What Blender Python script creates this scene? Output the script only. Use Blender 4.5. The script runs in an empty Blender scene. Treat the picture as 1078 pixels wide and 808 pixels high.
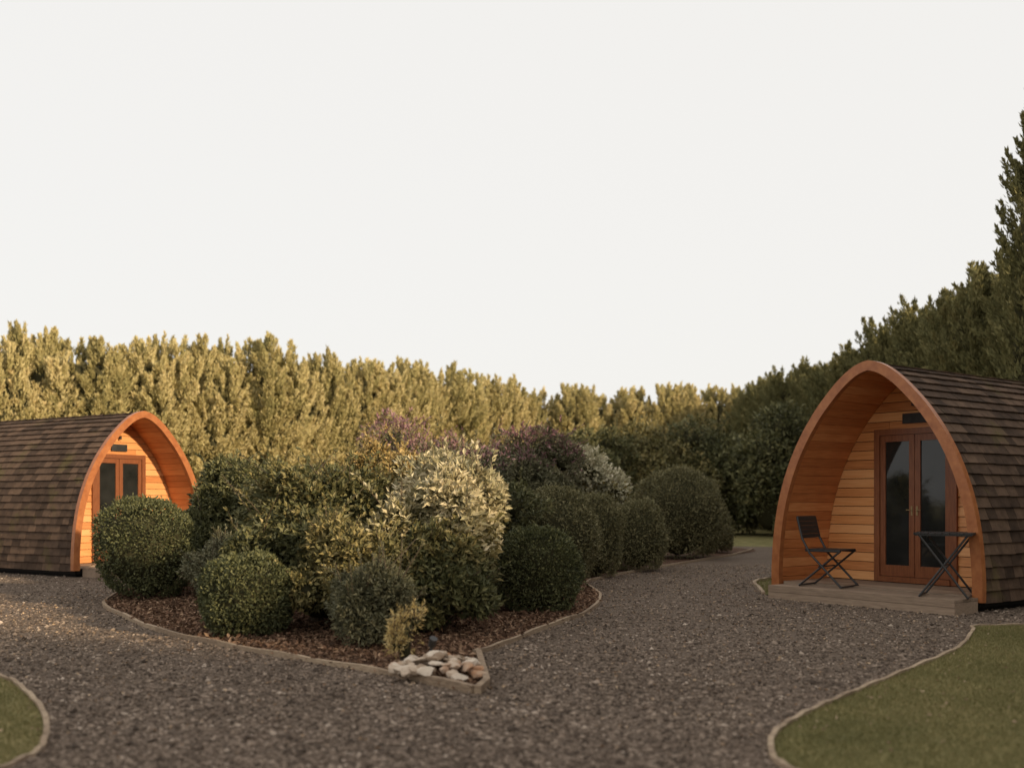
import bpy, bmesh, math
import numpy as np
from mathutils import Vector, Matrix
rng=np.random.default_rng(11)
scene=bpy.context.scene
COL=scene.collection

# ------------------------------------------------------------ helpers
class MB:
    def __init__(s): s.v=[];s.lo=[];s.ft=[];s.mi=[];s.sh=[];s.n=0
    def add(s,v,f,mat=0,sh=0.5):
        v=np.asarray(v,float).reshape(-1,3); f=np.asarray(f,int)
        s.v.append(v); s.lo.append((f+s.n).ravel()); s.ft.append(np.full(len(f),f.shape[1]))
        s.mi.append(np.full(len(f),mat)); 
        s.sh.append(np.full(len(v),sh) if np.isscalar(sh) else np.asarray(sh,float))
        s.n+=len(v)
    def mesh(s,name,mats,smooth=()):
        me=bpy.data.meshes.new(name)
        v=np.concatenate(s.v); lo=np.concatenate(s.lo); ft=np.concatenate(s.ft); mi=np.concatenate(s.mi); sh=np.concatenate(s.sh)
        me.vertices.add(len(v)); me.vertices.foreach_set('co',v.ravel().astype(np.float32))
        me.loops.add(len(lo)); me.loops.foreach_set('vertex_index',lo.astype(np.int32))
        me.polygons.add(len(ft)); st=np.concatenate([[0],np.cumsum(ft)[:-1]])
        me.polygons.foreach_set('loop_start',st.astype(np.int32))
        me.update(calc_edges=True)
        me.polygons.foreach_set('material_index',mi.astype(np.int32))
        me.polygons.foreach_set('use_smooth',np.isin(mi,list(smooth)))
        a=me.attributes.new('shade','FLOAT','POINT'); a.data.foreach_set('value',sh.astype(np.float32))
        for m in mats: me.materials.append(m)
        me.update()
        return me
    def obj(s,name,mats,parent=None,smooth=(),mw=None):
        o=bpy.data.objects.new(name,s.mesh(name,mats,smooth)); COL.objects.link(o)
        if parent: o.parent=parent
        if mw is not None: o.matrix_world=mw
        return o
def empty(name,loc=(0,0,0),rz=0,sc=(1,1,1)):
    e=bpy.data.objects.new(name,None); COL.objects.link(e); e.location=loc; e.rotation_euler=(0,0,rz); e.scale=sc; e.empty_display_size=.2
    return e
BF=np.array([[0,3,2,1],[4,5,6,7],[0,1,5,4],[1,2,6,5],[2,3,7,6],[3,0,4,7]])
def box(mb,x0,x1,y0,y1,z0,z1,mat=0,sh=.5):
    mb.add([[x0,y0,z0],[x1,y0,z0],[x1,y1,z0],[x0,y1,z0],[x0,y0,z1],[x1,y0,z1],[x1,y1,z1],[x0,y1,z1]],BF,mat,sh)
def nrm(a): return a/np.maximum(np.linalg.norm(a,axis=-1,keepdims=True),1e-9)
def tube(mb,pts,rad,mat=0,sh=.5,n=7):
    pts=np.asarray(pts,float); rad=np.broadcast_to(rad,(len(pts),))
    V=[]
    for i,p in enumerate(pts):
        d=nrm(pts[min(i+1,len(pts)-1)]-pts[max(i-1,0)])
        a=np.array([0,0,1.]) if abs(d[2])<.9 else np.array([1.,0,0])
        u=nrm(np.cross(d,a)); w=np.cross(d,u)
        for k in range(n):
            t=2*math.pi*k/n; V.append(p+rad[i]*(math.cos(t)*u+math.sin(t)*w))
    F=[]
    for i in range(len(pts)-1):
        for k in range(n):
            F.append([i*n+k,i*n+(k+1)%n,(i+1)*n+(k+1)%n,(i+1)*n+k])
    mb.add(V,F,mat,sh)
    mb.add([V[k] for k in range(n)],[list(range(n))],mat,sh); L=len(pts)-1
    mb.add([V[L*n+k] for k in range(n)],[list(range(n))],mat,sh)
_b=bmesh.new(); bmesh.ops.create_icosphere(_b,subdivisions=3,radius=1); _b.verts.ensure_lookup_table()
IV=np.array([v.co[:] for v in _b.verts]); IF=np.array([[v.index for v in f.verts] for f in _b.faces]); _b.free()
_b=bmesh.new(); bmesh.ops.create_icosphere(_b,subdivisions=2,radius=1)
IV2=np.array([v.co[:] for v in _b.verts]); IF2=np.array([[v.index for v in f.verts] for f in _b.faces]); _b.free()
def rdir(n): return nrm(rng.normal(size=(n,3)))
def noisefn(k=10,f=4.):
    D=rdir(k)*rng.uniform(.5,1.5,(k,1))*f; ph=rng.uniform(0,6.28,k)
    return lambda P:(np.sin(P@D.T+ph).sum(-1)/math.sqrt(k))
def leaves(mb,P,D,S,W,mat=0,sh=None,fold=.12,out=None,loose=.7):
    N=len(P); S=np.broadcast_to(S,(N,))[:,None]
    R=rng.normal(size=(N,3))
    if out is not None: R=out+R*loose     # leaf faces look outwards/upwards
    side=nrm(np.cross(D,R)); nn=np.cross(side,D)
    f=nn*S*fold
    V=np.stack([P,P+D*S*.45+side*S*W/2+f,P+D*S-f*.6,P+D*S*.45-side*S*W/2+f],1).reshape(-1,3)
    F=np.arange(N*4).reshape(N,4)
    if sh is None: sh=rng.random(N)
    mb.add(V,F,mat,np.repeat(sh,4))

# ------------------------------------------------------------ materials
def vmat(name,stops,ns=5.,stretch=(1,1,1),rough=.7,bump=0.,bs=None,trans=0.,wsh=.6,spec=.3,rnd=0.,extra=None,detail=5.,coords='Object'):
    m=bpy.data.materials.new(name); m.use_nodes=True; nt=m.node_tree; N=nt.nodes; L=nt.links
    b=N['Principled BSDF']; out=N['Material Output']
    b.inputs['Roughness'].default_value=rough; b.inputs['Specular IOR Level'].default_value=spec
    tc=N.new('ShaderNodeTexCoord'); mp=N.new('ShaderNodeMapping'); mp.inputs['Scale'].default_value=stretch
    L.new(tc.outputs[coords],mp.inputs[0])
    no=N.new('ShaderNodeTexNoise'); no.inputs['Scale'].default_value=ns; no.inputs['Detail'].default_value=detail
    L.new(mp.outputs[0],no.inputs['Vector'])
    at=N.new('ShaderNodeAttribute'); at.attribute_name='shade'
    def math_(op,a,bb):
        n=N.new('ShaderNodeMath'); n.operation=op
        for i,x in enumerate((a,bb)):
            if isinstance(x,(int,float)): n.inputs[i].default_value=x
            else: L.new(x,n.inputs[i])
        return n.outputs[0]
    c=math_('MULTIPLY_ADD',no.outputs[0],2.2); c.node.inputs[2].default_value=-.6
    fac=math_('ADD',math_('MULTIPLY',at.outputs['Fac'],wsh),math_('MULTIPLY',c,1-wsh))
    if rnd:
        oi=N.new('ShaderNodeObjectInfo')
        r=math_('MULTIPLY',math_('SUBTRACT',oi.outputs['Random'],.5),rnd); fac=math_('ADD',fac,r)
    cr=N.new('ShaderNodeValToRGB'); e=cr.color_ramp.elements
    stops=sorted(stops)
    for i,(p,col) in enumerate(stops):
        el=e[i] if i<2 else e.new(p)
        el.position=p; el.color=(*col,1)
    L.new(fac,cr.inputs[0]); colo=cr.outputs[0]
    if extra:
        sc,lo,hi,ec=extra
        n2=N.new('ShaderNodeTexNoise'); n2.inputs['Scale'].default_value=sc; n2.inputs['Detail'].default_value=6; L.new(tc.outputs[coords],n2.inputs['Vector'])
        mr=N.new('ShaderNodeMapRange'); mr.inputs[1].default_value=lo; mr.inputs[2].default_value=hi; L.new(n2.outputs[0],mr.inputs[0])
        mx=N.new('ShaderNodeMix'); mx.data_type='RGBA'; L.new(mr.outputs[0],mx.inputs[0]); L.new(colo,mx.inputs[6]); mx.inputs[7].default_value=(*ec,1); colo=mx.outputs[2]
    L.new(colo,b.inputs['Base Color'])
    if bump:
        bn=N.new('ShaderNodeTexNoise'); bn.inputs['Scale'].default_value=bs or ns*3; bn.inputs['Detail'].default_value=6; L.new(mp.outputs[0],bn.inputs['Vector'])
        bp=N.new('ShaderNodeBump'); bp.inputs['Strength'].default_value=bump; bp.inputs['Distance'].default_value=.02; L.new(bn.outputs[0],bp.inputs['Height']); L.new(bp.outputs[0],b.inputs['Normal'])
    if trans:
        t=N.new('ShaderNodeBsdfTranslucent'); L.new(colo,t.inputs[0]); mx=N.new('ShaderNodeMixShader'); mx.inputs[0].default_value=trans
        L.new(b.outputs[0],mx.inputs[1]); L.new(t.outputs[0],mx.inputs[2]); L.new(mx.outputs[0],out.inputs[0])
    return m
M={}
M['con']=vmat('sunlit_conifer_foliage',[(0,(.19,.18,.068)),(.45,(.50,.43,.20)),(1,(.80,.67,.38))],ns=1.2,trans=.2,rnd=.22,rough=.75,spec=.1)  # left and far hedges: sunlit brightness put into the leaf colour
M['conD']=vmat('shaded_conifer_foliage',[(0,(.09,.09,.043)),(.5,(.20,.188,.082)),(1,(.36,.31,.14))],ns=1.2,trans=.12,rnd=.15,rough=.75,spec=.1)  # same conifers, darkened in colour for the shaded right hedge
M['core']=vmat('shaded_inner',[(0,(.026,.025,.014)),(1,(.085,.078,.042))],ns=14,rough=1,spec=0)  # dark solid filler; the shade inside the foliage is put into its colour
M['stem']=vmat('woody_stem',[(0,(.07,.05,.032)),(1,(.16,.115,.075))],ns=20,rough=.9)
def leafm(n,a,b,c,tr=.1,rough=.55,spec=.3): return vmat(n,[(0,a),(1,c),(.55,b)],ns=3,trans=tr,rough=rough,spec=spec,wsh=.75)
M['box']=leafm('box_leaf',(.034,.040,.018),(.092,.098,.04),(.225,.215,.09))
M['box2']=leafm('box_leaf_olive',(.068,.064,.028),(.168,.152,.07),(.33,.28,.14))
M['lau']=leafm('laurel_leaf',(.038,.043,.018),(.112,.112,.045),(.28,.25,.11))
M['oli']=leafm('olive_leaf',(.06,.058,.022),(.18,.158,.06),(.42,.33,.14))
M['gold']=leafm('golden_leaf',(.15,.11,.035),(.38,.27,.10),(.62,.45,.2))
M['vib']=leafm('pale_highlight_leaf',(.14,.135,.065),(.44,.385,.22),(.80,.68,.46))  # variegated pale leaf, its colour also carries the highlights on the shrub top
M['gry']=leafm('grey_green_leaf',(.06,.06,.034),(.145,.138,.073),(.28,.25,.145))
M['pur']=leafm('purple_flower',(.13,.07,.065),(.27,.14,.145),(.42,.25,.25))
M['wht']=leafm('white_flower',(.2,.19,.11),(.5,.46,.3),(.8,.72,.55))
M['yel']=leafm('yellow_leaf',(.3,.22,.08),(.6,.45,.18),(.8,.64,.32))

# ------------------------------------------------------------ world, sun, camera
SA=math.radians(125); EL=math.radians(18)
w=bpy.data.worlds.new("World"); scene.world=w; w.use_nodes=True; nt=w.node_tree
bg=nt.nodes['Background']; sk=nt.nodes.new('ShaderNodeTexSky'); sk.sky_type='NISHITA'; sk.sun_disc=False
sk.sun_elevation=EL; sk.sun_rotation=SA; sk.dust_density=3; sk.air_density=1
mx=nt.nodes.new('ShaderNodeMix'); mx.data_type='RGBA'; mx.inputs[0].default_value=.9
nt.links.new(sk.outputs[0],mx.inputs[6]); mx.inputs[7].default_value=(9.75,9.55,9.2,1)
nt.links.new(mx.outputs[2],bg.inputs[0]); bg.inputs[1].default_value=.1
sd=bpy.data.lights.new('sun','SUN'); sd.energy=5; sd.angle=math.radians(1.5); sd.color=(1,.80,.54)
so=bpy.data.objects.new('sun',sd); COL.objects.link(so)
tos=Vector((math.sin(SA)*math.cos(EL),math.cos(SA)*math.cos(EL),math.sin(EL)))
so.rotation_euler=tos.to_track_quat('Z','Y').to_euler(); so.location=(30,-20,20)
cd=bpy.data.cameras.new('camera'); cam=bpy.data.objects.new('camera',cd); COL.objects.link(cam); scene.camera=cam
cam.location=(0,0,1.25); cam.rotation_euler=(math.radians(90),0,0); cd.lens=36.7; cd.sensor_width=36; cd.shift_y=.113
cd.clip_end=3000; cd.dof.use_dof=True; cd.dof.focus_distance=12.5; cd.dof.aperture_fstop=1.1
scene.view_settings.view_transform='Standard'; scene.view_settings.look='None'; scene.view_settings.exposure=0

# ------------------------------------------------------------ ground
def catmull(p,k=8,closed=False):
    p=np.array(p,float); n=len(p); out=[]
    rg=range(n) if closed else range(n-1)
    for i in rg:
        if closed: a,b,c,d=p[i-1],p[i],p[(i+1)%n],p[(i+2)%n]
        else: a,b,c,d=p[max(i-1,0)],p[i],p[i+1],p[min(i+2,n-1)]
        for t in np.arange(k)/k:
            out.append(.5*((2*b)+(-a+c)*t+(2*a-5*b+4*c-d)*t*t+(-a+3*b-3*c+d)*t**3))
    if not closed: out.append(p[-1])
    return np.array(out)
def sheet(name,pts,z,mat):
    bm=bmesh.new(); vs=[bm.verts.new((x,y,z)) for x,y in pts]; f=bm.faces.new(vs); f.normal_update()
    if f.normal.z<0: f.normal_flip()
    bmesh.ops.triangulate(bm,faces=bm.faces[:])
    me=bpy.data.meshes.new(name); bm.to_mesh(me); bm.free(); me.materials.append(mat)
    o=bpy.data.objects.new(name,me); COL.objects.link(o); return o
def inpoly(P,poly):
    x,y=P[:,0],P[:,1]; r=np.zeros(len(P),bool); n=len(poly)
    for i in range(n):
        x1,y1=poly[i-1]; x2,y2=poly[i]
        c=((y1>y)!=(y2>y))&(x<(x2-x1)*(y-y1)/((y2-y1) if y2!=y1 else 1e-9)+x1); r^=c
    return r
M['grass']=vmat('grass',[(0,(.095,.092,.034)),(1,(.30,.25,.11)),(.5,(.185,.165,.068))],ns=3,rough=.9,bump=.6,bs=90,wsh=0,spec=.1,extra=(.5,.45,.7,(.25,.20,.09)))
M['blade']=vmat('grass_blade',[(0,(.11,.112,.042)),(1,(.39,.32,.155)),(.5,(.215,.195,.082))],ns=.9,rough=.7,trans=.2,wsh=.6,spec=.15)
M['gravel']=vmat('gravel',[(0,(.048,.034,.026)),(1,(.29,.22,.165)),(.5,(.145,.108,.081))],ns=45,rough=.9,bump=1,bs=60,wsh=0,spec=.12,extra=(.8,.5,.75,(.115,.082,.058)),detail=8)
M['stone']=vmat('gravel_stone',[(0,(.04,.029,.022)),(1,(.68,.56,.45)),(.5,(.17,.127,.096)),(.88,(.30,.23,.175))],ns=2,rough=.9,wsh=.85,spec=.12)
M['mulch']=vmat('mulch',[(0,(.03,.019,.013)),(1,(.2,.11,.07)),(.5,(.09,.052,.034))],ns=30,rough=.95,bump=1,bs=50,wsh=0,spec=.1)
M['chip']=vmat('bark_chip',[(0,(.05,.03,.02)),(1,(.46,.31,.20)),(.6,(.21,.12,.075))],ns=5,rough=.9,wsh=.8,spec=.1)
M['edge']=vmat('weathered_timber',[(0,(.17,.115,.075)),(1,(.50,.38,.26)),(.5,(.33,.24,.16))],ns=3,stretch=(6,6,40),rough=.85,bump=.4,wsh=.4)
sheet('ground',[(-600,-400),(600,-400),(600,900),(-600,900)],0,M['grass'])
gravel=[(-16,-6),(9,-6),(9,3),(7.5,10),(6.5,16),(8.5,22),(9.2,27),(7.6,27.6),(5.5,28),(-2,26),(-9,24),(-16,23)]
sheet('gravel_path',gravel,.004,M['gravel'])
rl=catmull([(7.5,10.6),(5.6,10.35),(4.6,10.25),(4.37,9.89),(3.75,8.76),(2.94,7.68),(2.21,6.74),(1.72,6.08),(1.42,5.59),(1.29,5.2),(1.27,4.85),(1.5,4.3),(2.2,3.7),(4,3.2),(9,3)])
rlp=np.vstack([rl,[(9,10.6)]])
ll=catmull([(-9,8.4),(-5.5,8.1),(-4.3,7.75),(-3.58,7.31),(-3.18,6.8),(-2.73,6.08),(-2.42,5.41),(-2.33,5.0),(-2.5,4.5),(-3.2,4.0),(-9,3.6)])
sheet('lawn',rlp,.008,M['grass']); sheet('lawn',ll,.008,M['grass'])
pl=catmull([(6.0,17.6),(4.7,16.7),(3.95,16.2),(3.6,15.5),(3.45,14.6),(3.3,13.7)])
sheet('lawn',np.vstack([pl,[(5,14.5),(8,18)]]),.008,M['grass'])
bed=[(-4.85,12.39),(-4.12,11.09),(-3.36,9.89),(-2.51,8.93),(-1.69,8.14),(-.94,7.47),(-.27,6.74),(-.22,6.95),(-.30,8.38),(-.07,8.93),(.38,10.26),(.85,11.55),(1.14,13.48),(1.1,15.4),(1.54,16.8),(2.83,19.4),(4.9,23.3),(6.0,26.0),(4.5,28),(0,25),(-3,21),(-4.8,17.5),(-5.3,14.2)]
bs_=np.vstack([bed[:6],[bed[6],bed[7]],catmull(bed[8:],5)])
sheet('planting_bed',bs_,.012,M['mulch'])
def edging(name,pts,h=.075,wd=.045,closed=False,mat=None):
    pts=np.array(pts,float); n=len(pts); mb=MB(); 
    T=np.array([nrm(pts[min(i+1,n-1)]-pts[max(i-1,0)]) for i in range(n)]); Nn=np.stack([-T[:,1],T[:,0]],1)
    for i in range(n-1):
        a,b=pts[i],pts[i+1]; na,nb=Nn[i]*wd/2,Nn[i+1]*wd/2; ha=h+.006*math.sin(i*1.7); hb=h+.006*math.sin((i+1)*1.7)
        V=[[*(a-na),-.02],[*(b-nb),-.02],[*(b+nb),-.02],[*(a+na),-.02],[*(a-na),ha],[*(b-nb),hb],[*(b+nb),hb],[*(a+na),ha]]
        mb.add(V,BF[[1,2,4]],0,(i//4*.37)%1)
        if i in(0,n-2): mb.add(V,BF[[5,3]],0,.5)
    return mb.obj(name,[mat or M['edge']])
def dens(p,d=.12):
    p=np.array(p,float); out=[]
    for a,b in zip(p[:-1],p[1:]):
        k=max(1,int(np.linalg.norm(b-a)/d))
        for t in range(k): out.append(a+(b-a)*t/k+ rng.normal(0,.004,2))
    out.append(p[-1]); return out
edging('timber_edging',catmull([(-5.3,14.2)]+bed[:6]+[(-.6,7.1)],4),.045,.035)
edging('timber_edging',dens([(-.62,7.125),(-.25,6.72)],.2),.06,.045)
edging('timber_edging',dens([(-.22,6.70),(-.17,6.95),(-.27,8.38)],.5),.06,.045)
edging('timber_edging',catmull(bed[8:18],5),.045,.035)
edging('lawn_edging',rl[4:],.028,.03); edging('lawn_edging',ll,.028,.03); edging('lawn_edging',pl,.045,.045)

# gravel stones
def stones(name,P,S,mat,flat=.6):
    N=len(P); O=np.array([[1,0,0],[0,1,0],[-1,0,0],[0,-1,0],[0,0,1],[0,0,-1.]])
    F=np.array([[0,1,4],[1,2,4],[2,3,4],[3,0,4],[1,0,5],[2,1,5],[3,2,5],[0,3,5]])
    V=O[None]*rng.uniform(.6,1.3,(N,6,1))+rng.normal(0,.18,(N,6,3))
    V[:,:,2]*=flat; V*=S[:,None,None]
    t=rng.uniform(0,6.28,N); c,s=np.cos(t)[:,None],np.sin(t)[:,None]
    x=V[:,:,0]*c-V[:,:,1]*s; y=V[:,:,0]*s+V[:,:,1]*c; V=np.stack([x,y,V[:,:,2]],2)+P[:,None,:]
    mb=MB(); mb.add(V.reshape(-1,3),(F[None]+np.arange(N)[:,None,None]*6).reshape(-1,3),0,np.repeat(rng.random(N),6)); return mb.obj(name,[mat])
N=140000
Y=4.2*(20/4.2)**rng.random(N); X=rng.uniform(-.62,.62,N)*Y*1.05
P=np.stack([X,Y],1); ok=inpoly(P,gravel)&~inpoly(P,rlp)&~inpoly(P,ll)&~inpoly(P,bs_)
P=P[ok]; n=len(P); S=rng.uniform(.006,.016,n)*np.where(rng.random(n)<.08,1.8,1)
stones('gravel_stones',np.c_[P,.004+S*.25],S,M['stone'])
# bark chips
def chips(name,N,poly,ylim,xl,mat,z,smin=.012,smax=.035):
    P=np.stack([rng.uniform(*xl,N),rng.uniform(*ylim,N)],1); P=P[inpoly(P,poly)]; n=len(P)
    mb=MB(); D=rdir(n); D[:,2]*=.3; D=nrm(D)
    leaves(mb,np.c_[P,z+rng.uniform(0,.02,n)],D,rng.uniform(smin,smax,n)*2,.5); return mb.obj(name,[mat])
chips('bark_chips',60000,bs_,(6.6,16),(-5.3,1.3),M['chip'],.02)
M['dry']=vmat('dry_leaf',[(0,(.16,.09,.05)),(1,(.55,.40,.26))],ns=5,rough=.8,wsh=.9)
N=7200; P=np.stack([rng.uniform(-6,5,N),5+rng.random(N)**.8*15],1); P=P[inpoly(P,gravel)&~inpoly(P,bs_)]; mb=MB(); D=rdir(len(P)); D[:,2]*=.15
leaves(mb,np.c_[P,np.full(len(P),.018)],nrm(D),rng.uniform(.015,.035,len(P)),.6); mb.obj('fallen_leaves',[M['dry']])
# lawn blades
def blades(name,poly,N,xl,yl,h=.022):
    P=np.stack([rng.uniform(*xl,N),rng.uniform(*yl,N)],1); P=P[inpoly(P,poly)]; n=len(P)
    t=rng.uniform(0,6.28,n); wd=.0035; H=rng.uniform(.5,1.2,n)*h; ln=rng.normal(0,.4,(n,2))*H[:,None]
    B=np.c_[P,np.full(n,.008)]; dx=np.c_[np.cos(t),np.sin(t),0*t]*wd
    V=np.stack([B-dx,B+dx,B+np.c_[ln,H]],1).reshape(-1,3)
    mb=MB(); mb.add(V,np.arange(3*n).reshape(n,3),0,np.repeat(rng.random(n),3)); return mb.obj(name,[M['blade']])
blades('lawn_grass',rlp,300000,(1.2,7),(3.4,10.6)); blades('lawn_grass',ll,80000,(-6,-2.2),(4,8.3))
blades('lawn_grass',[(3.3,13.7),(3.45,14.6),(3.6,15.5),(3.95,16.2),(4.7,16.7),(6,17.6),(5,14.5)],15000,(3.2,6),(13.5,17.6),.05)

# ------------------------------------------------------------ camping pods
AV=np.array([0,.1,.25,.4,.55,.68,.79,.87,.93,.97,.99,1.0]); AU=np.array([1,1.0,.975,.92,.82,.69,.54,.40,.275,.165,.08,0])
def arch(off=0.,n=60,W=1.42,Hh=2.85,z0=.12):
    cp=catmull(np.c_[AU,AV],30)
    x=cp[:,0]*W; z=cp[:,1]*Hh
    P=np.c_[x,z]; T=np.gradient(P,axis=0); T=nrm(T); Nn=np.c_[-T[:,1],T[:,0]]  # inward
    P=P+Nn*off; P=P[(P[:,0]>=0)]; P=np.vstack([P,[[0,P[-1,1]]]])
    s=np.r_[0,np.cumsum(np.linalg.norm(np.diff(P,axis=0),axis=1))]
    q=np.linspace(0,s[-1],n); X=np.interp(q,s,P[:,0]); Z=np.interp(q,s,P[:,1])
    return np.c_[X,Z+z0],s[-1]
M['shing']=vmat('roof_shingle',[(0,(.036,.024,.017)),(1,(.18,.115,.076)),(.5,(.09,.058,.04))],ns=8,rough=.9,bump=.5,bs=60,wsh=.6,spec=.15,extra=(2.2,.58,.78,(.125,.10,.04)))
M['under']=vmat('roof_underlay',[(0,(.01,.008,.007)),(1,(.02,.016,.014))],rough=1)
M['pine']=vmat('pine_cladding',[(0,(.42,.145,.045)),(1,(.82,.44,.19)),(.5,(.68,.295,.10))],ns=5,stretch=(.6,6,12),rough=.42,bump=.1,wsh=.6,spec=.4)
M['pineL']=vmat('pine_lining',[(0,(.36,.115,.035)),(1,(.74,.35,.14)),(.5,(.58,.215,.07))],ns=5,stretch=(7,.7,7),rough=.4,bump=.1,wsh=.6,spec=.4)
M['fascia']=vmat('stained_timber',[(0,(.26,.08,.027)),(1,(.48,.19,.067)),(.5,(.37,.13,.045))],ns=4,stretch=(3,3,3),rough=.38,bump=.1,wsh=.4,spec=.45)
M['frame']=vmat('door_frame_timber',[(0,(.15,.045,.018)),(1,(.29,.105,.04))],ns=6,stretch=(9,9,1),rough=.4,wsh=.3,spec=.45)
M['glass']=vmat('door_glass',[(0,(.012,.013,.012)),(1,(.03,.03,.028))],ns=3,rough=.04,spec=.5,wsh=0,bump=.03,bs=3)
M['metal']=vmat('black_metal',[(0,(.015,.014,.013)),(1,(.035,.032,.03))],ns=20,rough=.45,wsh=.2,spec=.5)
M['brass']=vmat('dull_brass',[(0,(.28,.19,.09)),(1,(.35,.25,.12))],rough=.6,wsh=0)
M['sign']=vmat('slate_sign',[(0,(.02,.02,.02)),(1,(.05,.048,.045))],ns=9,rough=.6,wsh=0)
M['deck']=vmat('deck_timber',[(0,(.18,.13,.09)),(1,(.44,.325,.23)),(.5,(.30,.215,.15))],ns=5,stretch=(1,9,9),rough=.8,bump=.3,wsh=.5)
def pod(C,yaw,sc,recess,length,deckx,deck_out):
    root=empty('camping_pod',(C[0],C[1],0),yaw,sc)
    mb=MB(); U,_=arch(.02,50); full=np.vstack([U,(U*[-1,1])[::-1][1:]]); n=len(full)
    V=np.vstack([np.c_[full[:,0],np.zeros(n),full[:,1]],np.c_[full[:,0],np.full(n,length),full[:,1]]])
    mb.add(V,[[i,i+1,n+i+1,n+i] for i in range(n-1)],0); mb.add(np.c_[full[:,0],np.full(n,length-.01),full[:,1]],[list(range(n))],0)
    mb.obj('roof_shell',[M['under']],root)
    mb=MB(); rows=25; P,_=arch(0,rows+1); P=P.copy()
    for side in (1,-1):
        for r in range(rows):
            a=P[r]; b=P[min(r+1,rows)]; ext=(b-a)*.25; t=nrm(b-a); nn=np.array([t[1],-t[0]])
            y=.04+ rng.uniform(-.12,0)
            while y<length:
                wd=rng.uniform(.15,.26); y1=min(y+wd,length+.01); ya=max(y,.03)
                if y1-ya>.02:
                    l=.032+rng.uniform(0,.006); dz=rng.uniform(-.004,.004)
                    lo=a+nn*l-t*(.012+dz); lo2=a+nn*(l-.022)-t*(.012+dz); hi=b+ext+nn*.004; hi2=b+nn*-.006
                    if r==rows-1: hi=b+nn*.006; hi2=b-nn*.004
                    g=.002
                    V=[]
                    for yy in(ya+g,y1-g):
                        for q in(lo,lo2,hi2,hi): V.append([q[0]*side,yy,q[1]])
                    mb.add(V,[[0,1,2,3],[7,6,5,4],[0,4,5,1],[1,5,6,2],[2,6,7,3],[3,7,4,0]],0,rng.random())
                y+=wd
    zt=P[-1,1]
    y=.03
    while y<length:
        y1=y+.2; mb.add([[-.11,y,zt-.045],[0,y,zt+.03],[.11,y,zt-.045],[-.11,y1,zt-.055],[0,y1,zt+.018],[.11,y1,zt-.055]],[[0,1,4,3],[1,2,5,4]],0,rng.random()); y=y1
    mb.obj('roof_shingles',[M['shing']],root)
    for nm,y0,y1 in(('front_arch_trim',-.05,.028),('rear_arch_trim',length-.03,length+.05)):
        mb=MB(); O,_=arch(-.045,60); I,_=arch(.078,60)
        o=np.vstack([O,(O*[-1,1])[::-1][1:]]); ii=np.vstack([I,(I*[-1,1])[::-1][1:]]); n=len(o)
        V=np.vstack([np.c_[o[:,0],np.full(n,y0),o[:,1]],np.c_[ii[:,0],np.full(n,y0),ii[:,1]],np.c_[o[:,0],np.full(n,y1),o[:,1]],np.c_[ii[:,0],np.full(n,y1),ii[:,1]]])
        F=[]
        for i in range(n-1):
            F+= [[i,n+i,n+i+1,i+1],[2*n+i,2*n+i+1,3*n+i+1,3*n+i],[i,i+1,2*n+i+1,2*n+i],[n+i,3*n+i,3*n+i+1,n+i+1]]
        F+=[[0,2*n,3*n,n],[n-1,2*n-1,4*n-1,3*n-1]]
        mb.add(V,F,0,.5)
        mb.obj(nm,[M['fascia']],root)
    mb=MB(); k=26; Pp,_=arch(.070,k+1); Pq,_=arch(.045,k+1)
    for side in(1,-1):
        for i in range(k):
            a,b=Pp[i],Pp[i+1]; c,d=Pq[i],Pq[i+1]; g=(b-a)*.03
            a2,b2=a+g,b-g
            V=[]
            for yy in(.03,recess+.02):
                for q in(a2,b2,d,c): V.append([q[0]*side,yy,q[1]])
            mb.add(V,[[0,1,2,3],[7,6,5,4],[0,4,5,1],[1,5,6,2],[2,6,7,3],[3,7,4,0]],0,rng.random())
    mb.obj('porch_lining',[M['pineL']],root)
    mb=MB(); Q,_=arch(.075,200); dw=.56; dtop=2.2; z0=.2
    hw=lambda z: float(np.interp(z,Q[:,1],Q[:,0]))
    z=z0; bh=.125; ztop=Q[-1,1]
    while z<ztop-.01:
        z1=min(z+bh-.008,ztop-.005); yf=recess+rng.uniform(0,.003)
        xa,xb=hw(z),max(hw(z1),.01)
        def pl_(x0a,x0b,x1a,x1b):
            V=[[x0a,yf,z],[x1a,yf,z],[x1b,yf+.012,z1],[x0b,yf+.012,z1],[x0a,yf+.04,z],[x1a,yf+.04,z],[x1b,yf+.04,z1],[x0b,yf+.04,z1]]
            mb.add(V,[[0,1,2,3],[5,4,7,6],[4,5,1,0],[3,2,6,7],[1,5,6,2],[4,0,3,7]],0,rng.random())
        if z<dtop: pl_(-xa,-xb,-dw,-dw); pl_(dw,dw,xa,xb)
        else:
            s=rng.uniform(-.4,.4)
            if abs(s)<xb-.1: pl_(-xa,-xb,s-.002,s-.002); pl_(s+.002,s+.002,xa,xb)
            else: pl_(-xa,-xb,xa,xb)
        z+=bh
    mb.obj('end_wall',[M['pine']],root)
    mb=MB(); B_,_=arch(.06,40); fb=np.vstack([B_,(B_*[-1,1])[::-1][1:]]); nb_=len(fb)
    mb.add(np.c_[fb[:,0],np.full(nb_,recess+.06),fb[:,1]],[list(range(nb_))],0,.2); mb.obj('wall_backing',[M['under']],root)
    mb=MB(); f0,f1=recess-.03,recess+.045; W2=.56
    box(mb,-W2-.02,-W2+.06,f0,f1,.2,dtop+.02); box(mb,W2-.06,W2+.02,f0,f1,.2,dtop+.02)
    box(mb,-W2+.06,W2-.06,f0+.002,f1,dtop-.06,dtop+.018); box(mb,-W2+.06,W2-.06,f0-.02,f1,.2,.27)
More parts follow.
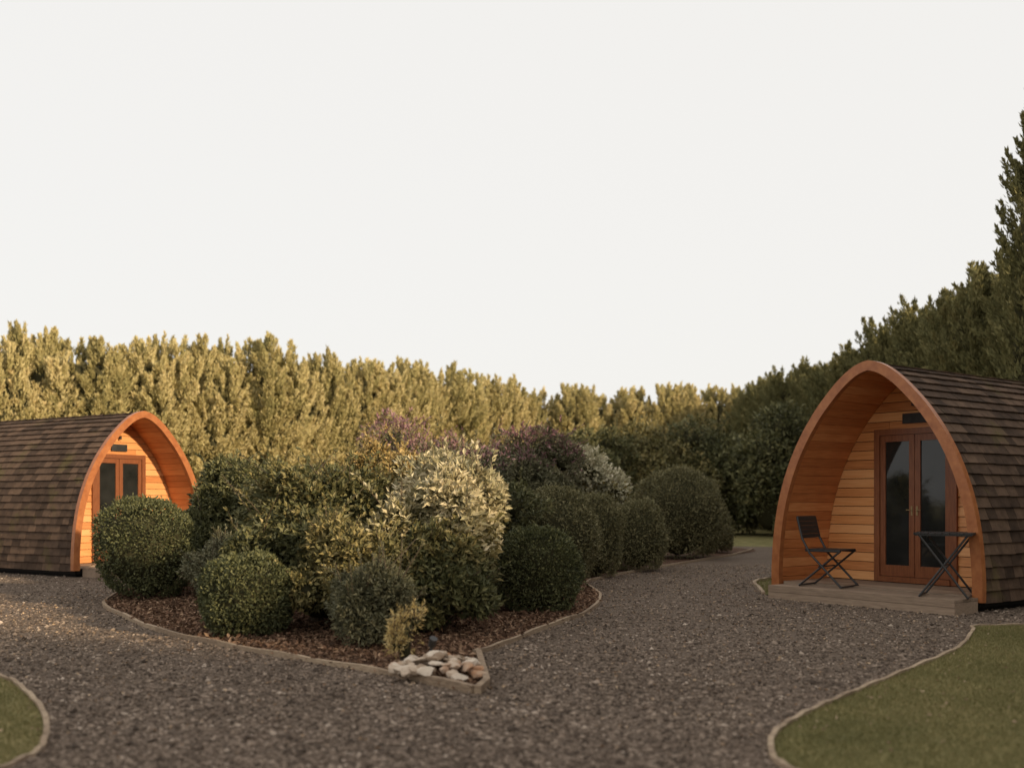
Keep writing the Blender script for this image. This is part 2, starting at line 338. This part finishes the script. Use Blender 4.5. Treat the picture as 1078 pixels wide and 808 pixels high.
    for s in(-1,1):
        xa,xb=(.004,W2-.064) if s>0 else (-W2+.064,-.004)
        y0,y1=recess-.012,recess+.03
        box(mb,xa,xa+.075,y0,y1,.275,dtop-.064); box(mb,xb-.075,xb,y0,y1,.275,dtop-.064)
        box(mb,xa+.075,xb-.075,y0+.001,y1,.275,.42); box(mb,xa+.075,xb-.075,y0+.001,y1,dtop-.15,dtop-.064)
    mb.obj('door_frame',[M['frame']],root)
    mb=MB()
    box(mb,-W2+.12,-.06,recess+.005,recess+.015,.4,dtop-.14); box(mb,.06,W2-.12,recess+.005,recess+.015,.4,dtop-.14)
    mb.obj('door_glass',[M['glass']],root)
    mb=MB()
    for s in(-1,1):
        tube(mb,[[s*.035,recess-.04,1.15],[s*.10,recess-.04,1.15]],.007); box(mb,min(s*.025,s*.05),max(s*.025,s*.05),recess-.02,recess-.013,1.08,1.2)
    mb.obj('door_handles',[M['brass']],root)
    mb=MB(); box(mb,-.17,.17,recess-.02,recess-.004,2.28,2.41); box(mb,-.015,.015,recess-.06,recess-.02,2.5,2.56)
    mb.obj('name_plaque',[M['sign']],root)
    mb=MB(); nb=7; d=(recess)/nb
    for i in range(nb): box(mb,-1.31,1.31,.0+i*d+.003,(i+1)*d-.003,.15,.19,0,rng.random())
    mb.obj('porch_floor',[M['deck']],root)
    mb=MB(); box(mb,-1.34,1.34,.06,length-.05,.005,.14,0,.3); box(mb,-1.41,1.41,.0,length,.06,.118,0,.3)
    mb.obj('base_frame',[M['under']],root)
    mb=MB(); nb=max(2,int(deck_out/.12)); d=deck_out/nb
    for i in range(nb): box(mb,deckx[0],deckx[1],-.055-(i+1)*d+.003,-.055-i*d-.003,.145,.175,0,rng.random())
    box(mb,deckx[0]-.01,deckx[1]+.01,-.055-deck_out-.03,-.055-deck_out,.005,.088,0,.7)
    box(mb,deckx[0]-.01,deckx[1]+.01,-.055-deck_out-.032,-.055-deck_out,.092,.178,0,.4)
    box(mb,deckx[0],deckx[0]+.04,-.055-deck_out,-.06,.005,.14,0,.5); box(mb,deckx[1]-.04,deckx[1],-.055-deck_out,-.06,.005,.14,0,.5)
    mb.obj('front_step',[M['deck']],root)
    return root
aR=36; CR=(4.34,12.67)
pod(CR,math.radians(aR)-math.pi/2,(1,1,.975),.95,6.0,(-1.1,1.42),.45)
aL=180-31
pod((-6.33,17.9),math.radians(aL)-math.pi/2,(.95,1,.92),.62,6.5,(-1.3,1.3),.3)

# ------------------------------------------------------------ furniture
def place(e,a,u):
    ax=np.array([math.cos(math.radians(aR)),math.sin(math.radians(aR))]); ux=np.array([ax[1],-ax[0]])
    p=np.array(CR)+a*ax+u*ux; e.location=(p[0],p[1],.175)
ch=empty('folding_chair'); place(ch,-.14,-.50); ch.rotation_euler=(0,0,math.radians(-42)); ch.scale=(1.08,1.1,1)
mb=MB()
for s in(-.22,.22):
    tube(mb,[[-.27,s,.86],[-.21,s,.60],[-.12,s,.42],[.26,s,.01]],.013)
    tube(mb,[[.24,s*.88,.45],[-.26,s*.88,.01]],.013)
    tube(mb,[[.24,s*.88,.445],[-.18,s*.88,.445]],.012)
tube(mb,[[.26,-.22,.014],[.26,.22,.014]],.012); tube(mb,[[-.26,-.19,.014],[-.26,.19,.014]],.012)
tube(mb,[[-.27,-.22,.86],[-.27,.22,.86]],.013); tube(mb,[[-.02,-.2,.25],[-.02,.2,.25]],.009)
mb.obj('frame',[M['metal']],ch,smooth=())
mb=MB()
for i in range(6): box(mb,-.19+i*.073,-.19+i*.073+.067,-.2,.2,.455,.468)
mb.obj('seat',[M['metal']],ch)
mb=MB()
for i in range(5):
    z=.60+i*.052; x=-.21-.06*(z-.6)/.26
    box(mb,x-.006,x+.006,-.215,.215,z,z+.05)
mb.obj('backrest',[M['metal']],ch)
tb=empty('folding_table'); place(tb,-.2,1.13); tb.rotation_euler=(0,0,math.radians(-30))
mb=MB()
for i in range(8): box(mb,-.29+i*.073,-.29+i*.073+.062,-.29,.29,.70,.714)
box(mb,-.29,.29,-.27,-.25,.68,.698); box(mb,-.29,.29,.25,.27,.68,.698); box(mb,-.3,-.292,-.3,.3,.69,.716); box(mb,.292,.3,-.3,.3,.69,.716)
mb.obj('table_top',[M['metal']],tb)
mb=MB()
for s in(-1,1):
    tube(mb,[[-.25,s*.26,.69],[.25,s*.26,.01]],.013); tube(mb,[[.25,s*.235,.69],[-.25,s*.235,.01]],.013)
tube(mb,[[.25,-.26,.014],[.25,.26,.014]],.012); tube(mb,[[-.25,-.235,.014],[-.25,.235,.014]],.012); tube(mb,[[0,-.26,.35],[0,.26,.35]],.01)
mb.obj('legs',[M['metal']],tb)

# ------------------------------------------------------------ shrubs
def clipped(name,x,y,r,top,leaf='box',n=11000,ls=.032,ry=None):
    ry=ry or r; mb=MB(); nf=noisefn(12,2.6); nf2=noisefn(14,8.)
    cz=top*.5; rz=top*.5
    def shape(D): 
        q=1+.075*nf(D)+.05*nf2(D)
        lowf=np.where(D[:,2]<0,1+.10*(-D[:,2]),1)
        E=np.sign(D)*np.abs(D)**.92
        return E*[r,ry,rz]*(q*lowf)[:,None]
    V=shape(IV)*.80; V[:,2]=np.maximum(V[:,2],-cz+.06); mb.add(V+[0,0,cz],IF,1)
    D=rdir(n); D[:,2]=np.where(D[:,2]<-.85,-D[:,2],D[:,2]); dep=1.02-np.minimum(rng.exponential(.055,n),.2); P=shape(D)*dep[:,None]
    P*= (1+ (rng.random(n)<.10)*rng.uniform(0,.10,n))[:,None]
    P[:,2]=np.maximum(P[:,2],-cz+.02+rng.random(n)*.06); P=P+[0,0,cz]
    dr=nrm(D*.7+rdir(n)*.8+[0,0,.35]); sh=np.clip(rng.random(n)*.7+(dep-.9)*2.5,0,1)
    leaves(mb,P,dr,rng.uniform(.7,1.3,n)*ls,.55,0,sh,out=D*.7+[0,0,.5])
    for i in range(4):
        t=rng.uniform(0,6.28); tube(mb,[[.05*math.cos(t),.05*math.sin(t),0],[.3*r*math.cos(t),.3*r*math.sin(t),top*.4]],[.02,.012],2)
    o=mb.obj(name,[M[leaf],M['core'],M['stem']],smooth=(1,)); o.location=(x,y,.01); return o
def loose(name,x,y,r,top,leaf='lau',n=12000,ls=.055,ry=None,blobs=22,W=.5,tips=None,tipfrac=0,spikes=30,cr=.30,low=.12,core=.5,tiplow=.5,wild=0.,dome=0.):
    ry=ry or r; mb=MB(); k=blobs
    cz=top*.5; Bc=[];Br=[]
    for i in range(k):
        d=rdir(1)[0]; d[2]=abs(d[2])*1.0-.45 if i>k//3 else d[2]; q=rng.uniform(.4,.8+.12*wild)
        Bc.append([d[0]*r*q,d[1]*ry*q,cz+d[2]*cz*q*1.05]); Br.append(rng.uniform(.55,1.25)*cr*min(r,top*.6)*(1.25-.2*wild))
    Bc=np.array(Bc); Br=np.array(Br)
    mxz=(Bc[:,2]+Br).max(); Bc[:,2]+=(top-.04-mxz)*np.clip(Bc[:,2]/cz-.3,0,1)*(1-.5*np.clip(np.hypot(Bc[:,0],Bc[:,1])/r,0,1))
    Bc[:,2]=np.maximum(Bc[:,2],Br*.75+low)
    nf=noisefn(12,3.); nf3=noisefn(12,7.)
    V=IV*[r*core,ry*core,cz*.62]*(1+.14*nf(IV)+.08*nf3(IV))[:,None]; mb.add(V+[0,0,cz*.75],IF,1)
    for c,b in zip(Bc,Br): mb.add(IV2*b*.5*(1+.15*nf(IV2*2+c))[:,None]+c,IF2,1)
    wgt=Br**2/np.sum(Br**2); idx=rng.choice(k,n,p=wgt); D=rdir(n)
    out=nrm(Bc[idx]-[0,0,cz*.7]); flip=(np.sum(D*out,1)<-.35); D[flip]*=-1
    dep=1.1-np.minimum(rng.exponential(.2,n),.7); P=Bc[idx]+D*(Br[idx]*dep*(1+.24*nf(D*2+Bc[idx]*3)))[:,None]
    m2=rng.random(n)<.2; E=rdir(n); E[:,2]=np.where(E[:,2]<-.6,-E[:,2],E[:,2])
    Pm=E*[r*.66,ry*.66,cz*.74]*(1+.16*nf(E)+.12*nf3(E)+rng.normal(0,.08,n))[:,None]+[0,0,cz*.84]
    P[m2]=Pm[m2]; D[m2]=E[m2]; dep[m2]=.82
    P[:,2]=np.maximum(P[:,2],.03+rng.random(n)*.1)
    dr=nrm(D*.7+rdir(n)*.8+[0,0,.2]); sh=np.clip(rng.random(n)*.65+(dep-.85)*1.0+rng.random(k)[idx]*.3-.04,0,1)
    if tips:
        m=(P[:,2]>top*tiplow)&(rng.random(n)<tipfrac*np.clip((P[:,2]/top-tiplow)*2.8,0,1))
    else: m=np.zeros(n,bool)
    S=rng.uniform(.6,1.35,n)*ls; oo=D*.7+[0,0,.5]
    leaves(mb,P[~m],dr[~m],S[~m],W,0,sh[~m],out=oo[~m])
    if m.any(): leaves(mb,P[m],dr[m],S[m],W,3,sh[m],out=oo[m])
    for i in range(spikes):
        j=rng.integers(k); d=rdir(1)[0]; d[2]=abs(d[2])+.6; d=nrm(d); p0=Bc[j]+d*Br[j]*.7; L=Br[j]*rng.uniform(.6,1.4+wild*.8)+.06
        if p0[2]+d[2]*L>top+.16: L*=.5
        bend=rdir(1)[0]*L*.2; p1=p0+d*L*.5+bend*.3; p2=p0+d*L+bend
        tube(mb,[p0,p1,p2],[.005,.004,.002],2,n=4); q=rng.random(26)
        PP=p0+d*(q*L)[:,None]+bend*(q**2)[:,None]; leaves(mb,PP,nrm(d+rdir(26)*.8),rng.uniform(.6,1.,26)*ls,W,3 if tips and p0[2]>top*tiplow and rng.random()<tipfrac else 0)
    for i in range(7):
        j=rng.integers(k); c=Bc[j]; tube(mb,[[c[0]*.1,c[1]*.1,0],[c[0]*.5,c[1]*.5,c[2]*.5],c],[.022,.015,.006],2,n=5)
    mats=[M[leaf],M['core'],M['stem'],M[tips] if tips else M[leaf]]
    o=mb.obj(name,mats,smooth=(1,)); o.location=(x,y,.01); return o
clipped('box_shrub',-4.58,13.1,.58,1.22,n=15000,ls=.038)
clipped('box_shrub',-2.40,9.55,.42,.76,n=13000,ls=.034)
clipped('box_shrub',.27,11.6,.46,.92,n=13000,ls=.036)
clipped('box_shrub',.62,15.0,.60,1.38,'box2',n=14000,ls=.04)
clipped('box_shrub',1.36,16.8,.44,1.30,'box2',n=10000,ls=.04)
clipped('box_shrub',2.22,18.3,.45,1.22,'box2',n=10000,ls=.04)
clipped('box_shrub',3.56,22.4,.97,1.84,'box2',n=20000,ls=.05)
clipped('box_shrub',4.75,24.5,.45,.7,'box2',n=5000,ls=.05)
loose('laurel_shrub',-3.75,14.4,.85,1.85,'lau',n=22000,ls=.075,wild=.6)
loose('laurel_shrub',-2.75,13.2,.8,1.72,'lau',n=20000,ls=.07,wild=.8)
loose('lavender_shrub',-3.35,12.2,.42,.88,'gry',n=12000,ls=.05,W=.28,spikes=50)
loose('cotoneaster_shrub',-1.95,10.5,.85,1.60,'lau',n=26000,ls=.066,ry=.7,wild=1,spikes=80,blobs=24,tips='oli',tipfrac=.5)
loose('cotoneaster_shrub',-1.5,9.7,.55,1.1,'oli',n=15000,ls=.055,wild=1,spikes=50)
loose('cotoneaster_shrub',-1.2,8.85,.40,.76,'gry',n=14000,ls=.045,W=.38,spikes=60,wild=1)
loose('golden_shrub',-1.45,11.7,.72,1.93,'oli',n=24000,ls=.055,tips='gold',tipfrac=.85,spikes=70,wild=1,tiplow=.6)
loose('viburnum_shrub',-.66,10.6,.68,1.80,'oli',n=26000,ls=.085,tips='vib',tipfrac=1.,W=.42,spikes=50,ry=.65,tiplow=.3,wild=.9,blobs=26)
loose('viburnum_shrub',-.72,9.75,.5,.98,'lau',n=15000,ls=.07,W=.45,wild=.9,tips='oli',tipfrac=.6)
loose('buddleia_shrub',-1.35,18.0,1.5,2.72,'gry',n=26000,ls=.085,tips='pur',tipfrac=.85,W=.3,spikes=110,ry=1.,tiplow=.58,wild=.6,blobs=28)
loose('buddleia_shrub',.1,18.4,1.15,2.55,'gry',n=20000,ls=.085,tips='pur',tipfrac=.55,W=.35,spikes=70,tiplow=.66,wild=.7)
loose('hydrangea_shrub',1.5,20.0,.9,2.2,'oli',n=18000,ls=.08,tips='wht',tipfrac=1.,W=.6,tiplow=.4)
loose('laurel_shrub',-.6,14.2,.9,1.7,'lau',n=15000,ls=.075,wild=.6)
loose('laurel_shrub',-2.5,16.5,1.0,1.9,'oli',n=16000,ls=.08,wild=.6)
for (x,y,r,t) in [(2.6,36,1.9,3.7),(5.0,37.5,2.1,4.0),(7.4,38,2.0,4.2),(9.2,36,1.8,4.4),(0.2,34,2.0,3.1)]:
    loose('laurel_shrub',x,y,r,t,'oli' if x in(5.0,.2) else 'lau',n=20000,ls=.15,cr=.32,blobs=30,low=.3,wild=.6)
loose('golden_grass_plant',-.80,7.8,.17,.42,'yel',n=420,ls=.045,W=.22,blobs=6,spikes=34,core=.2,low=.05,wild=1)
M['rock']=vmat('rock',[(0,(.25,.17,.11)),(1,(.72,.63,.52)),(.5,(.5,.39,.29))],ns=6,rough=.85,bump=.6,bs=25,wsh=.7,extra=(5,.55,.68,(.40,.21,.11)))
mb=MB()
for i in range(75):
    t=rng.uniform(0,6.28); q=rng.random()**.6; x=.34*q*math.cos(t); y=.42*q*math.sin(t); s=rng.uniform(.025,.07)
    V=IV2.copy()
    for _ in range(9):
        d=rdir(1)[0]; h=rng.uniform(.45,.8); e=np.maximum(V@d-h,0); V=V-e[:,None]*d
    V=V*[s*rng.uniform(1.,1.7),s,s*rng.uniform(.4,.8)]
    a=rng.uniform(0,6.28); R=np.array([[math.cos(a),-math.sin(a),0],[math.sin(a),math.cos(a),0],[0,0,1]])
    b=rng.normal(0,.35); R2=np.array([[1,0,0],[0,math.cos(b),-math.sin(b)],[0,math.sin(b),math.cos(b)]])
    mb.add(V@R2.T@R.T+[x,y,.03+.11*(1-q)+rng.uniform(0,.02)],IF2,0,rng.random())
o=mb.obj('rock_pile',[M['rock']]); o.location=(-.52,7.38,.01)
mb=MB(); tube(mb,[[0,0,0],[0,0,.12]],.01); tube(mb,[[0,0,.12],[.02,-.03,.18]],[.025,.03],0,.5,10)
o=mb.obj('garden_light',[M['metal']]); o.location=(-.58,7.5,.08)

# ------------------------------------------------------------ conifers
def conifer(name,H,R,plumes,per,ls,mats,pw=2.8,leaders=1):
    mb=MB(); nf=noisefn(10,2.)
    z=np.linspace(.0,.86,14)*H; pr=.5*R*np.clip(1-(z/H)**2.2,0.02,1)**.6+.02
    tube(mb,np.c_[0*z,0*z,z],pr,1,n=10)
    if leaders>1:
        a0=rng.uniform(0,6.28); LD=[(R*.55*math.cos(a0+6.28*i/leaders+rng.normal(0,.3)),R*.55*math.sin(a0+6.28*i/leaders+rng.normal(0,.3)),rng.uniform(.88,1.0)) for i in range(leaders)]
        LD[0]=(LD[0][0]*.4,LD[0][1]*.4,1.0)
    else: LD=[(0,0,1.)]
    u=np.linspace(0,1,plumes)**.85; rng.shuffle(u)
    for q in u:
        lx,ly,lh=LD[rng.integers(len(LD))]; f=np.clip((q-.3)/.5,0,1); ox,oy=lx*f,ly*f; Hh=H*(1+(lh-1)*f)
        shr=1-(.38*f if leaders>1 else 0)
        zb=q*Hh*.93; th=rng.uniform(0,6.28); prof=R*shr*max(.07,1-(q**pw))**.6*rng.uniform(.74,1.12)
        L=rng.uniform(.10,.17)*H*(1-.3*q); tip=np.array([ox+math.cos(th)*prof,oy+math.sin(th)*prof,min(zb+L*.85,Hh*rng.uniform(.93,1.05))]); base=np.array([ox+math.cos(th)*prof*.35,oy+math.sin(th)*prof*.35,zb-.1*L])
        n=per; t=rng.random(n)**.7; ax=tip-base; wv=(.02+.20*np.sin(np.pi*np.clip(t*.93+.07,0,1))**1.2)*R*.8*(1-.5*q)
        off=rdir(n)*(wv*rng.random(n)**.4)[:,None]
        P=base+ax*t[:,None]+off; P[:,2]=np.maximum(P[:,2],.05)
        o_=np.array([math.cos(th),math.sin(th),.35])
        d=nrm(nrm(ax)*.8+rdir(n)*.55+np.array([math.cos(th)*.2,math.sin(th)*.2,.35]))
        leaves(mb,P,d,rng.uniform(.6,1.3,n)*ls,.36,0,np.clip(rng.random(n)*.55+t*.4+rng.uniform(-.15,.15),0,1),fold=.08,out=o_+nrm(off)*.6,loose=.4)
    return mb.mesh(name,mats,smooth=(1,))
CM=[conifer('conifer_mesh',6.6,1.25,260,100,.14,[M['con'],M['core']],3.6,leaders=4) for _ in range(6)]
CD=[conifer('shaded_conifer_mesh',6.6,1.5,290,100,.12,[M['conD'],M['core']],5.0,leaders=5) for _ in range(4)]
def hedge(line,meshes,sp,hs=1.,jit=.25,var=.06):
    root=empty('conifer_hedge'); line=np.array(line,float)
    s=np.r_[0,np.cumsum(np.linalg.norm(np.diff(line[:,:2],axis=0),axis=1))]; q=np.arange(0,s[-1],sp)
    for i,t in enumerate(q):
        x=np.interp(t,s,line[:,0])+rng.normal(0,jit*.5); y=np.interp(t,s,line[:,1])+rng.normal(0,jit*.5)
        h=np.interp(t,s,line[:,2])/6.6
        o=bpy.data.objects.new('conifer',meshes[rng.integers(len(meshes))]); COL.objects.link(o); o.parent=root
        o.location=(x,y,0); o.rotation_euler=(rng.normal(0,.02),rng.normal(0,.02),rng.uniform(0,6.28)); k=rng.uniform(.88,1.12); o.scale=(k,k,h*rng.uniform(1-var,1+var))
    return root
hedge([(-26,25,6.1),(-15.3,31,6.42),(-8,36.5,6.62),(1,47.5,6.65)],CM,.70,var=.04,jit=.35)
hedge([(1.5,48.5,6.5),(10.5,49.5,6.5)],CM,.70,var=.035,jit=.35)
hedge([(11.0,47,6.4),(11.2,41,6.4),(11.9,33,6.6),(11.6,27,6.7),(11.5,22.5,7.0),(12.8,18,7.0),(13.2,5,7.5),(13.2,3,6.2),(13.2,-2,6.2),(13.2,-4,7.8),(12,-22,7.8)],CD,.78,var=.03,jit=.3)  # unseen near stretch added to cast shade; its dip lets sun onto shrubs
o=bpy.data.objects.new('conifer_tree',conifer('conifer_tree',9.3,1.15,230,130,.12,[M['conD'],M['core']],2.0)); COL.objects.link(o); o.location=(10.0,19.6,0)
